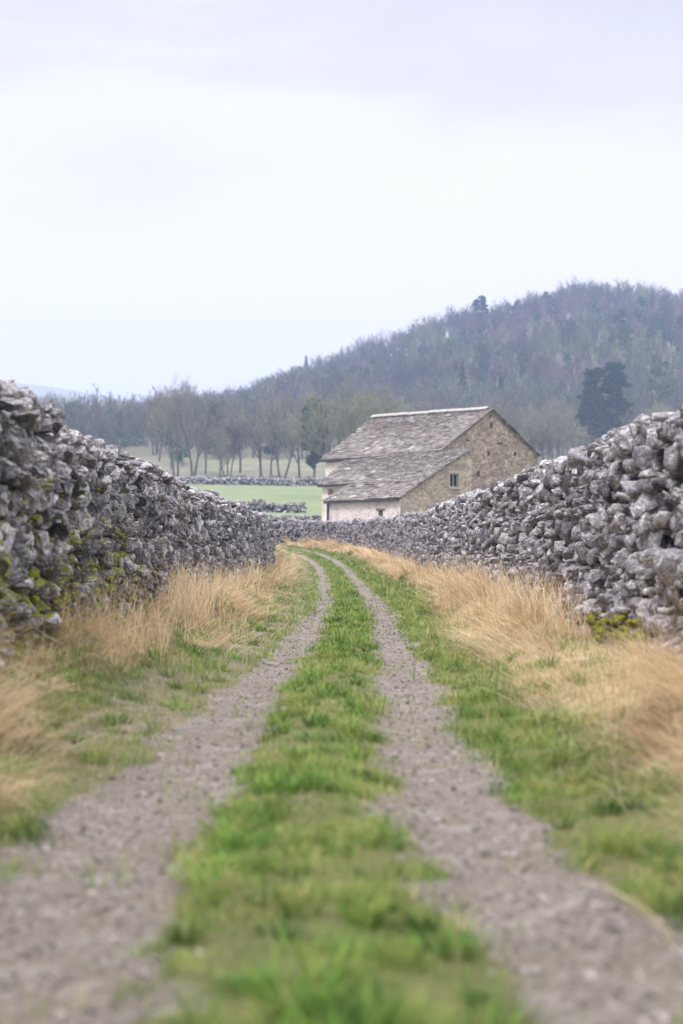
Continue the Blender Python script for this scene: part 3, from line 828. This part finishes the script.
def spruce(X, Y, H, wd, label, seed, z=None, group=None, mat=None):
    r = np.random.default_rng(seed); root = empty('spruce_tree', (X, Y, float(terrain(X, Y))), label, 'tree', group)
    t = MB(); tubes(t, [(np.array([0, 0, -.5]), np.array([0, 0, H * .97]), H * .014, .02)], 6); t.build('trunk', M['bark'], root, smooth=True)
    c = MB(); n = int(H * 5)
    for k in range(n):
        f = (k + r.random()) / n; zz = H * (.1 + .9 * f); L = wd * (1 - f) ** .85 * r.uniform(.7, 1.1) + .12
        a = k * 2.4 + r.normal() * .3
        for j in range(3):
            g_ = (j + .7) / 3
            C = np.array([math.cos(a) * L * g_, math.sin(a) * L * g_, zz - L * g_ * .3])
            leaf_blob(c, r, C, (L * .25 + .1, L * .25 + .1, .16), 9, .26, tone=r.uniform(.1, .7))
    c.build('crown', mat or M['spruce'], root)
_ = 0
spr = [(155, 610, 15, 2.4, 'left of the pair of pointed spruces on the skyline far left of the barn'),
       (164, 612, 15.5, 2.4, 'right of the pair of pointed spruces on the skyline far left of the barn'),
       (463, 400, 17., 3.6, 'dark green conifer above the left half of the barn ridge'),
       (501, 385, 14.5, 3.6, 'squat dark green conifer just above the barn gable peak'),
       (306, 612, 15, 2.8, 'pointed conifer on the skyline halfway up the slope'),
       (292, 608, 13, 2.8, 'dark conifer on the skyline low on the slope')]
for k, (px, Y, H, wd, lab) in enumerate(spr): spruce(at_px(px, Y), Y, H, wd, lab, 60 + k, mat=M['ivy'] if k in (2, 3) else None)
pine(at_px(481, 606), 606, 15, 4.0, 'round dark tree standing out on the skyline left of the summit', 45, 'evergreen_tree', M['spruce'], low=.3, clumps=40, per=70, leaf=.5)
pine(at_px(664, 380), 380, 16.5, 4.4, 'bright green bushy evergreen right of the two dark pines', 46, 'evergreen_tree', _twig('fresh_leaves', (.05, .09, .03), (.10, .16, .05)), low=.15, clumps=30, per=70, leaf=.4)

# the front rows of the wood behind and right of the barn
def copy_tree(o, loc, rz, sc):
    c = o.copy(); col.objects.link(c); c.location = loc; c.rotation_euler = (0, 0, rz); c.scale = (sc, sc, sc)
    for ch in o.children:
        d = ch.copy(); col.objects.link(d); d.parent = c
    return c
EL = 'grey bare tree among the front rows of the wood behind the barn and right wall'
protos = [hero_tree(30 + k, at_px(420 + 45 * k, 285), 285, 12.5, EL, 171 + 5 * k, 1 + k % 2, M['lichened'] if k % 2 else M['twig'], group='bare trees at the foot of the hill') for k in range(4)]
r = np.random.default_rng(64)
for Y in (270, 282, 295, 309, 324):
    for px in np.arange(392, 740, 33):
        p_ = px + r.uniform(-14, 14)
        if 572 < p_ < 636 and Y > 275: continue
        y = Y + r.uniform(-5, 5); x = at_px(p_, y)
        copy_tree(protos[r.integers(4)], (x, y, float(gsheet(x, y)) - .1), r.uniform(0, 6.28), r.uniform(.72, 1.05))

# woodland on the hill: one mass
WSPEC = ([4, 4, 3], [8, 6], [.52, .58], (.35, 1.0), .15, 9, .040)
wt = []
for k in range(9):
    segs, tw = bare_tree_meshes(300 + k, 12.0, WSPEC, stems=1 + (k % 3 == 0))
    mb = MB(); tubes(mb, segs[0], 4); tubes(mb, segs[1], 3); tubes(mb, segs[2], 3)
    V1 = np.concatenate(mb.v); Q1 = np.concatenate(mb.q)
    T = tw.reshape(-1, 3)
    wt.append((V1, Q1, T))
ev = []
for k in range(3):
    r = np.random.default_rng(400 + k); mb = MB()
    for j in range(22):
        z = 11 * (.03 + .97 * r.random()); rad = 2.6 * math.sin(PI * min(1, .25 + .7 * z / 11)) * r.uniform(.2, 1); a = r.uniform(0, 2 * PI)
        leaf_blob(mb, r, np.array([math.cos(a) * rad, math.sin(a) * rad, z]), (1.1, 1.1, .7), 26, .5)
    ev.append((np.concatenate(mb.v), np.concatenate(mb.q)))
W = MB(); r = np.random.default_rng(77)
pal = np.array([[.155, .115, .105], [.15, .112, .125], [.105, .084, .108], [.068, .066, .085], [.092, .098, .088], [.125, .135, .10], [.15, .165, .10]])
sp_ = 5.9
for Y in np.arange(284, 690, sp_):
    Xm = .275 * Y + 95
    for X in np.arange(-Xm, Xm, sp_ * (.85 if 590 < Y < 640 else 1.)):
        x = X + r.uniform(-.45, .45) * sp_; y = Y + r.uniform(-.45, .45) * sp_
        if y < 306 and x > at_px(190, y): continue
        if y < 330 and at_px(122, y) < x < at_px(152, y): continue
        if abs(x - at_px(604, y)) < 9 and y < 345: continue
        z = float(terrain(x, y)) - .2; s = r.uniform(.7, 1.12); a = r.uniform(0, 2 * PI); ca, sa = math.cos(a), math.sin(a)
        Rz = np.array([[ca, -sa, 0], [sa, ca, 0], [0, 0, 1]])
        reg = fbm(np.array(x), np.array(y), 45, 12)
        e = r.random()
        if e < .08 + .28 * (reg > .57):
            V, Q = ev[r.integers(3)]; cc = np.array([.022, .075, .045]) * r.uniform(.6, 1.5) * (np.array([1.9, 1.6, .8]) if r.random() < .25 else 1)
            W.add((V * s * r.uniform(.6, 1)) @ Rz.T + [x, y, z], None, Q, col=cc[None] * r.uniform(.8, 1.2, (len(V), 1)))
        else:
            V1, Q1, T = wt[r.integers(len(wt))]
            reg2 = fbm(np.array(x), np.array(y), 28, 19)
            pi_ = int(np.clip((reg2 - .28) / .44 * 7 + r.normal() * 1.3, 0, 6))
            c0 = pal[pi_] * r.uniform(.55, 1.5) * (1 + .5 * (reg - .5))
            if r.random() < .12: c0 = c0 * .55
            if y < 420: c0 = c0 * .55 + np.array([.15, .165, .135]) * .45
            sc = np.array([s * r.uniform(.85, 1.2), s * r.uniform(.85, 1.2), s])
            W.add((V1 * sc) @ Rz.T + [x, y, z], None, Q1, col=np.tile(c0 * .8, (len(V1), 1)))
            W.add((T * sc) @ Rz.T + [x, y, z], np.arange(len(T)).reshape(-1, 3), None, col=np.repeat(c0[None] * r.uniform(.75, 1.3, (len(T) // 3, 1)), 3, 0))
wd = W.build('woodland', M['forest'])
tag(wd, 'bare purplish brown winter woodland covering the whole hill behind the barn', 'woodland', kind='stuff')
# scrub under the row of trees
sc_ = MB(); r = np.random.default_rng(90)
for k in range(150):
    px = r.uniform(205, 345); Y = r.uniform(248, 254); X = at_px(px, Y)
    leaf_blob(sc_, r, np.array([X, Y, float(gsheet(X, Y)) + r.uniform(.2, .9)]), (1.2, .6, r.uniform(.3, .8) * (.5 + (px - 205) / 140)), 60, .16, tone=r.uniform(.0, .6))
tag(sc_.build('scrub', M['twig']), 'dark bramble scrub along the foot of the row of trees', 'scrub', kind='stuff')

# ---------------------------------------------------------------- grass
def blades(P, az, h, w, th0, th1, nseg, tone, mat_mb):
    """curved tapered blades: polar angle goes th0 -> th1 along the blade in azimuth az"""
    n = len(P)
    t = (np.arange(nseg) + .5) / nseg
    th = th0[:, None] + (th1 - th0)[:, None] * t[None]
    step = (h / nseg)[:, None]
    hx = np.cumsum(np.sin(th) * step, 1); hz = np.cumsum(np.cos(th) * step, 1)
    hx = np.concatenate([np.zeros((n, 1)), hx], 1); hz = np.concatenate([np.zeros((n, 1)), hz], 1)
    C = P[:, None, :] + np.stack([hx * np.cos(az)[:, None], hx * np.sin(az)[:, None], hz], -1)
    sd = az + PI / 2 + rng.normal(size=n) * .6
    S = np.stack([np.cos(sd), np.sin(sd), np.zeros(n)], -1)
    tw = np.concatenate([1 - .75 * (np.arange(nseg) / nseg) ** 1.5, []])
    L = C[:, :nseg] - S[:, None] * (w[:, None] * tw[None])[..., None] * .5
    Rr = C[:, :nseg] + S[:, None] * (w[:, None] * tw[None])[..., None] * .5
    V = np.concatenate([np.stack([L, Rr], 2).reshape(n, -1, 3), C[:, nseg:nseg + 1]], 1)
    nv = 2 * nseg + 1; base = (np.arange(n) * nv)[:, None]
    Q = np.concatenate([np.concatenate([base + 2 * k, base + 2 * k + 1, base + 2 * k + 3, base + 2 * k + 2], 1) for k in range(nseg - 1)])
    T = np.concatenate([base + 2 * nseg - 2, base + 2 * nseg - 1, base + 2 * nseg], 1)
    mat_mb.add(V.reshape(-1, 3), T, Q, tone=np.repeat(tone, nv))
def scatter(y0, y1, hw0, hw1, dens):
    """random lane points with density dens(y) per square metre"""
    out = []
    y = y0
    while y < y1:
        dy = max(.5, y * .06); n = int(dens(y) * dy * (hw1 - hw0))
        out.append(np.stack([rng.uniform(hw0, hw1, n), rng.uniform(y, min(y + dy, y1), n)], -1)); y += dy
    return np.concatenate(out)
# green grass: middle strip and verges
GS = MB()
pt = scatter(2.2, 95, -2.35, 2.6, lambda y: min(8000, 8000 * (5. / max(y, .1)) ** 1.1))
o, Y = pt[:, 0], pt[:, 1]; dxl = lane_x(Y + .5) - lane_x(Y - .5); X = lane_x(Y) + o * np.sqrt(1 + dxl ** 2)
gm = gravel_mask(X, Y); sm = straw_mask(X, Y)
mid = (X > interp(Y, LY, L1) - .05) & (X < interp(Y, LY, R0) + .05)
thin = fbm(X, Y, .35, 41)
left = o < -.5
pr = (1 - gm) ** 2 * (1 - np.where(o < 0, .45, .74) * sm) * np.where(mid, 1.0 * sstep(.2, .46, thin) + .15, 1.0 * sstep(.3, .58, thin) + .1)
pr = np.where(left & ~mid, pr * (.35 + .65 * sstep(-1.25, -1.5, o)), pr)
mudz = sstep(-.80, -.98, o) * (1 - sstep(-1.45, -1.7, o)) * sstep(7, 10, Y)
pr = pr * (1 - .65 * mudz * sstep(.35, .6, fbm(X, Y, .3, 44)))
pr += .45 * (gm > .15) * sstep(.56, .68, fbm(X, Y, .2, 46)) * (1 - sstep(.75, 1., gm)) + .10 * (gm > .3) * sstep(.62, .7, fbm(X, Y, .16, 47))
k = rng.random(len(X)) < pr; X, Y, o, mid = X[k], Y[k], o[k], mid[k]
clump = fbm(X, Y, .22, 51); big = fbm(X, Y, 1.1, 52)
n = len(X); far = np.maximum(1., Y / 9.)
tuft = sstep(.42, .72, fbm(X, Y, .17, 59)); h = (.014 + .03 * clump + .085 * tuft * (.4 + big)) * rng.uniform(.5, 1.35, n) * np.where(mid, .85, 1.15) * np.minimum(far, 1.35)
h = h * np.where((fbm(X, Y, .4, 57) > .66), 1.6, 1.)
w = rng.uniform(.0022, .0048, n) * far ** .9
tone = np.clip(.08 + .75 * rng.random(n) ** 1.1 * (.55 + .7 * big) + 1.5 * (fbm(X, Y, .16, 58) - .5) + (rng.random(n) < .13) * .45, 0, 1)
az = rng.uniform(0, 2 * PI, n)
blades(np.stack([X, Y, lane_z(X, Y) - .01], -1), az, h, w, rng.uniform(.0, .5, n), rng.uniform(.6, 1.7, n), 3, tone, GS)
# darker, broader tufts and rosettes
nt = 420
tx = np.concatenate([rng.uniform(-.5, .4, nt // 2), rng.choice([-1, 1], nt - nt // 2) * rng.uniform(1.0, 2.0, nt - nt // 2)]); ty = 2.6 + 24 * rng.random(nt) ** 1.7
gmt = gravel_mask(tx + lane_x(ty), ty); kk = gmt < .4; tx, ty = tx[kk], ty[kk]
for x_, y_ in zip(tx + lane_x(ty), ty):
    m = int(rng.integers(25, 60)); rr_ = rng.uniform(.03, .09)
    a_ = rng.uniform(0, 2 * PI, m); q_ = rr_ * np.sqrt(rng.random(m)); xx_ = x_ + q_ * np.cos(a_); yy_ = y_ + q_ * np.sin(a_)
    hh_ = rng.uniform(.06, .15) * rng.uniform(.6, 1.2, m); t0_ = rng.uniform(0, .55)
    blades(np.stack([xx_, yy_, lane_z(xx_, yy_) - .01], -1), a_ + rng.normal(size=m) * .4, hh_, rng.uniform(.004, .010, m) * max(1, y_ / 14), rng.uniform(.1, .6, m), rng.uniform(.7, 1.6, m), 3, np.clip(t0_ + rng.normal(size=m) * .12, 0, 1), GS)
tag(GS.build('grass', M['grass']), 'short green grass on the middle strip and edges of the track', 'grass', kind='stuff')
# long dead grass on the verges
DS = MB()
pt = scatter(3.2, 98, -2.5, 2.75, lambda y: min(1300, 1300 * (9. / max(y, .1)) ** .95))
o, Y = pt[:, 0], pt[:, 1]; dxl = lane_x(Y + .5) - lane_x(Y - .5); X = lane_x(Y) + o * np.sqrt(1 + dxl ** 2)
sm = straw_mask(X, Y); cl = fbm(X, Y, .55, 61) + .3 * np.exp(-((Y - 7.2) / 1.5) ** 2) * (o < -1.35) + .15 * np.exp(-((Y - 12.5) / 1.2) ** 2) * (o < -1.6)
lf = o < 0
pr = sm * np.where(lf, .10 + .95 * sstep(.44, .62, cl), .5 + .5 * sstep(.36, .56, cl))
pr = pr + .012 * (1 - sm) * (np.abs(o) > 1.0)
k = rng.random(len(X)) < pr; X, Y, o = X[k], Y[k], o[k]; n = len(X)
# tussocks: blades lean away from the nearest tussock centre and down toward the lane
gx = .62; cxi = (np.floor(X / gx) + .5) * gx + (vnoise(np.floor(X / gx) * 9.1, np.floor(Y / gx) * 7.7, 1, 71) - .5) * .35
cyi = (np.floor(Y / gx) + .5) * gx + (vnoise(np.floor(X / gx) * 5.3, np.floor(Y / gx) * 3.9, 1, 72) - .5) * .35
az = np.arctan2(Y - cyi, X - cxi); side = np.where(o > 0, PI, 0.)
flow = side + (fbm(X, Y, .8, 75) - .5) * 4.2 * np.where(o > 0, 1, -1) + np.where(o > 0, .5, -.5)
vx = np.cos(az) * .45 + np.cos(flow) * 1.1 + rng.normal(size=n) * .22; vy = np.sin(az) * .45 + np.sin(flow) * 1.1 + rng.normal(size=n) * .22
az = np.arctan2(vy, vx)
th = fbm(X, Y, .62, 73, 2)
h = rng.uniform(.25, .72, n) * (.26 + 1.25 * sstep(.35, .75, th)) * np.where(o < 0, .9, 1.); far = np.maximum(1., Y / 10.)
w = rng.uniform(.0022, .0052, n) * far ** .9
tone = np.clip(rng.normal(.55, .2, n) + .5 * (fbm(X, Y, .4, 74) - .5) + 1.5 * (fbm(X, Y, .085, 78) - .5), 0, 1)
up = rng.random(n) < .06
blades(np.stack([X, Y, lane_z(X, Y) - .02], -1), az, h, w, np.where(up, rng.uniform(.0, .25, n), rng.uniform(.45, 1.2, n)), np.where(up, rng.uniform(.3, .9, n), rng.uniform(1.45, 2.1, n)), 5, tone, DS)
# tall stems leaning on the walls in places
for (xa, ya, m, sd) in ((-2.02, 19.5, 240, 1), (-1.9, 17.6, 200, 1), (-2.0, 24.5, 160, 1), (-1.95, 13.3, 150, 1), (2.42, 17.5, 200, -1), (2.40, 21., 240, -1), (2.40, 26.5, 240, -1), (2.35, 33, 220, -1), (2.38, 15.5, 150, -1), (-2.05, 31, 180, 1)):
    x = xa + rng.normal(size=m) * .16; y = ya + rng.normal(size=m) * .55
    blades(np.stack([x, y, lane_z(x, y)], -1), rng.uniform(0, 2 * PI, m), rng.uniform(.4, .85, m), rng.uniform(.003, .005, m) * max(1, ya / 11), rng.uniform(0, .3, m), rng.uniform(.4, 1.3, m), 5, np.clip(rng.normal(.65, .2, m), 0, 1), DS)
tag(DS.build('dry_grass', M['straw']), 'long dead straw coloured grass on the verges below both walls', 'dry grass', kind='stuff')

# loose stones of the ruts
pt = scatter(2.4, 34, -1.5, 1.2, lambda y: min(900, 900 * (5. / max(y, .1)) ** 1.3))
X, Y = pt[:, 0] , pt[:, 1]; k = rng.random(len(X)) < gravel_mask(X, Y) * .7 + .003; X, Y = X[k], Y[k]; n = len(X)
s = np.exp(rng.normal(-4.75, .45, n)) * np.maximum(1, Y / 12); s = np.minimum(s, .024)
PB = MB()
place_stones(PB, np.stack([X, Y, lane_z(X, Y) + s * .15], -1), s[:, None] * rng.uniform(.7, 1.3, (n, 3)) * [1, 1, .6], rot_mats(rng.uniform(0, 6.28, n), rng.normal(size=n) * .3, rng.normal(size=n) * .3), 1, rng.random(n))
tag(PB.build('gravel', M['pebble'], smooth=False), 'loose grey stones scattered along both wheel ruts', 'gravel', kind='stuff')

# ---------------------------------------------------------------- air
hz = boxes_mesh([((0, 2080, 118), (2980, 2110, 124))])
n = NT('haze'); pv = n.n('ShaderNodeVolumePrincipled', {'Density': .00056, 'Color': (.54, .655, 1.0, 1), 'Anisotropy': .1})
n.t.links.new(pv.outputs[0], n.out.inputs['Volume'])
ho = hz.build('haze', n.m); tag(ho, kind='stuff')

# ---------------------------------------------------------------- sky, sun, camera
w = bpy.data.worlds.new('World'); scn.world = w; w.use_nodes = True
t = w.node_tree; t.nodes.clear()
def wn(typ, **p):
    x = t.nodes.new(typ)
    for k_, v_ in p.items(): setattr(x, k_, v_)
    return x
out = wn('ShaderNodeOutputWorld'); bg = wn('ShaderNodeBackground'); bg.inputs['Strength'].default_value = .1
sky = wn('ShaderNodeTexSky', sky_type='NISHITA', sun_disc=False)
SUN_EL, SUN_AZ = R(58), R(225)
sky.sun_elevation = SUN_EL; sky.sun_rotation = SUN_AZ
tc = wn('ShaderNodeTexCoord'); sx = wn('ShaderNodeSeparateXYZ'); t.links.new(tc.outputs['Generated'], sx.inputs[0])
mp = wn('ShaderNodeMapping'); mp.inputs['Scale'].default_value = (1.3, 1.3, 5.5); t.links.new(tc.outputs['Generated'], mp.inputs['Vector'])
nz = wn('ShaderNodeTexNoise'); nz.inputs['Scale'].default_value = 2.2; nz.inputs['Detail'].default_value = 5; nz.inputs['Roughness'].default_value = .5
t.links.new(mp.outputs[0], nz.inputs['Vector'])
ma = wn('ShaderNodeMath', operation='MULTIPLY_ADD'); t.links.new(nz.outputs['Fac'], ma.inputs[0]); ma.inputs[1].default_value = .30
t.links.new(sx.outputs['Z'], ma.inputs[2])
sb = wn('ShaderNodeMath', operation='SUBTRACT'); t.links.new(ma.outputs[0], sb.inputs[0]); sb.inputs[1].default_value = .15
rp = wn('ShaderNodeValToRGB'); t.links.new(sb.outputs[0], rp.inputs[0])
e = rp.color_ramp.elements
KS = 1 / 1.62
stops = [(0.0, (1.18, 1.085, 1.0)), (.10, (1.19, 1.09, 1.02)), (.17, (1.21, 1.12, 1.075)), (.235, (1.17, 1.10, 1.08)), (.275, (1.10, 1.03, 1.03)), (.305, (.96, .90, .915)), (.37, (.81, .76, .79)), (.55, (1.3, 1.29, 1.33)), (.75, (4.2, 4.1, 4.1)), (1., (4.8, 4.7, 4.6))]
stops = [(a, tuple(x * KS for x in c)) for a, c in stops]
while len(e) < len(stops): e.new(.5)
for k_, (p_, c_) in enumerate(stops): e[k_].position = p_; e[k_].color = (*c_, 1)
vs = wn('ShaderNodeVectorMath', operation='SCALE'); t.links.new(rp.outputs[0], vs.inputs[0]); vs.inputs['Scale'].default_value = 10.
mx = wn('ShaderNodeMix', data_type='RGBA'); mx.inputs[0].default_value = .93
t.links.new(sky.outputs[0], mx.inputs[6]); t.links.new(vs.outputs[0], mx.inputs[7])
t.links.new(mx.outputs[2], bg.inputs['Color']); t.links.new(bg.outputs[0], out.inputs['Surface'])

sl = bpy.data.lights.new('sun', 'SUN'); sl.energy = 1.5; sl.angle = R(11); sl.color = (1, .96, .9)
so = link(bpy.data.objects.new('sun', sl)); so.rotation_euler = (PI / 2 - SUN_EL, 0, PI - SUN_AZ + 0)
d_ = Vector((math.sin(SUN_AZ) * math.cos(SUN_EL), math.cos(SUN_AZ) * math.cos(SUN_EL), math.sin(SUN_EL)))
so.rotation_euler = d_.to_track_quat('Z', 'Y').to_euler()

cam = bpy.data.cameras.new('camera'); cam.sensor_fit = 'VERTICAL'; cam.sensor_height = 36; cam.lens = 50
cam.clip_start = .1; cam.clip_end = 9000
cam.dof.use_dof = True; cam.dof.focus_distance = 25; cam.dof.aperture_fstop = 1.5
co = link(bpy.data.objects.new('camera', cam)); co.location = (0, 0, 1.1); co.rotation_euler = (PI / 2 + math.atan(41 / 1422.), 0, 0)
scn.camera = co
scn.view_settings.view_transform = 'Standard'; scn.view_settings.look = 'None'; scn.view_settings.gamma = 1; scn.view_settings.use_curve_mapping = False
scn.view_settings.exposure = .66
cy = scn.cycles
cy.use_denoising = True; cy.max_bounces = 6; cy.diffuse_bounces = 2; cy.transmission_bounces = 3; cy.volume_bounces = 2; cy.transparent_max_bounces = 6
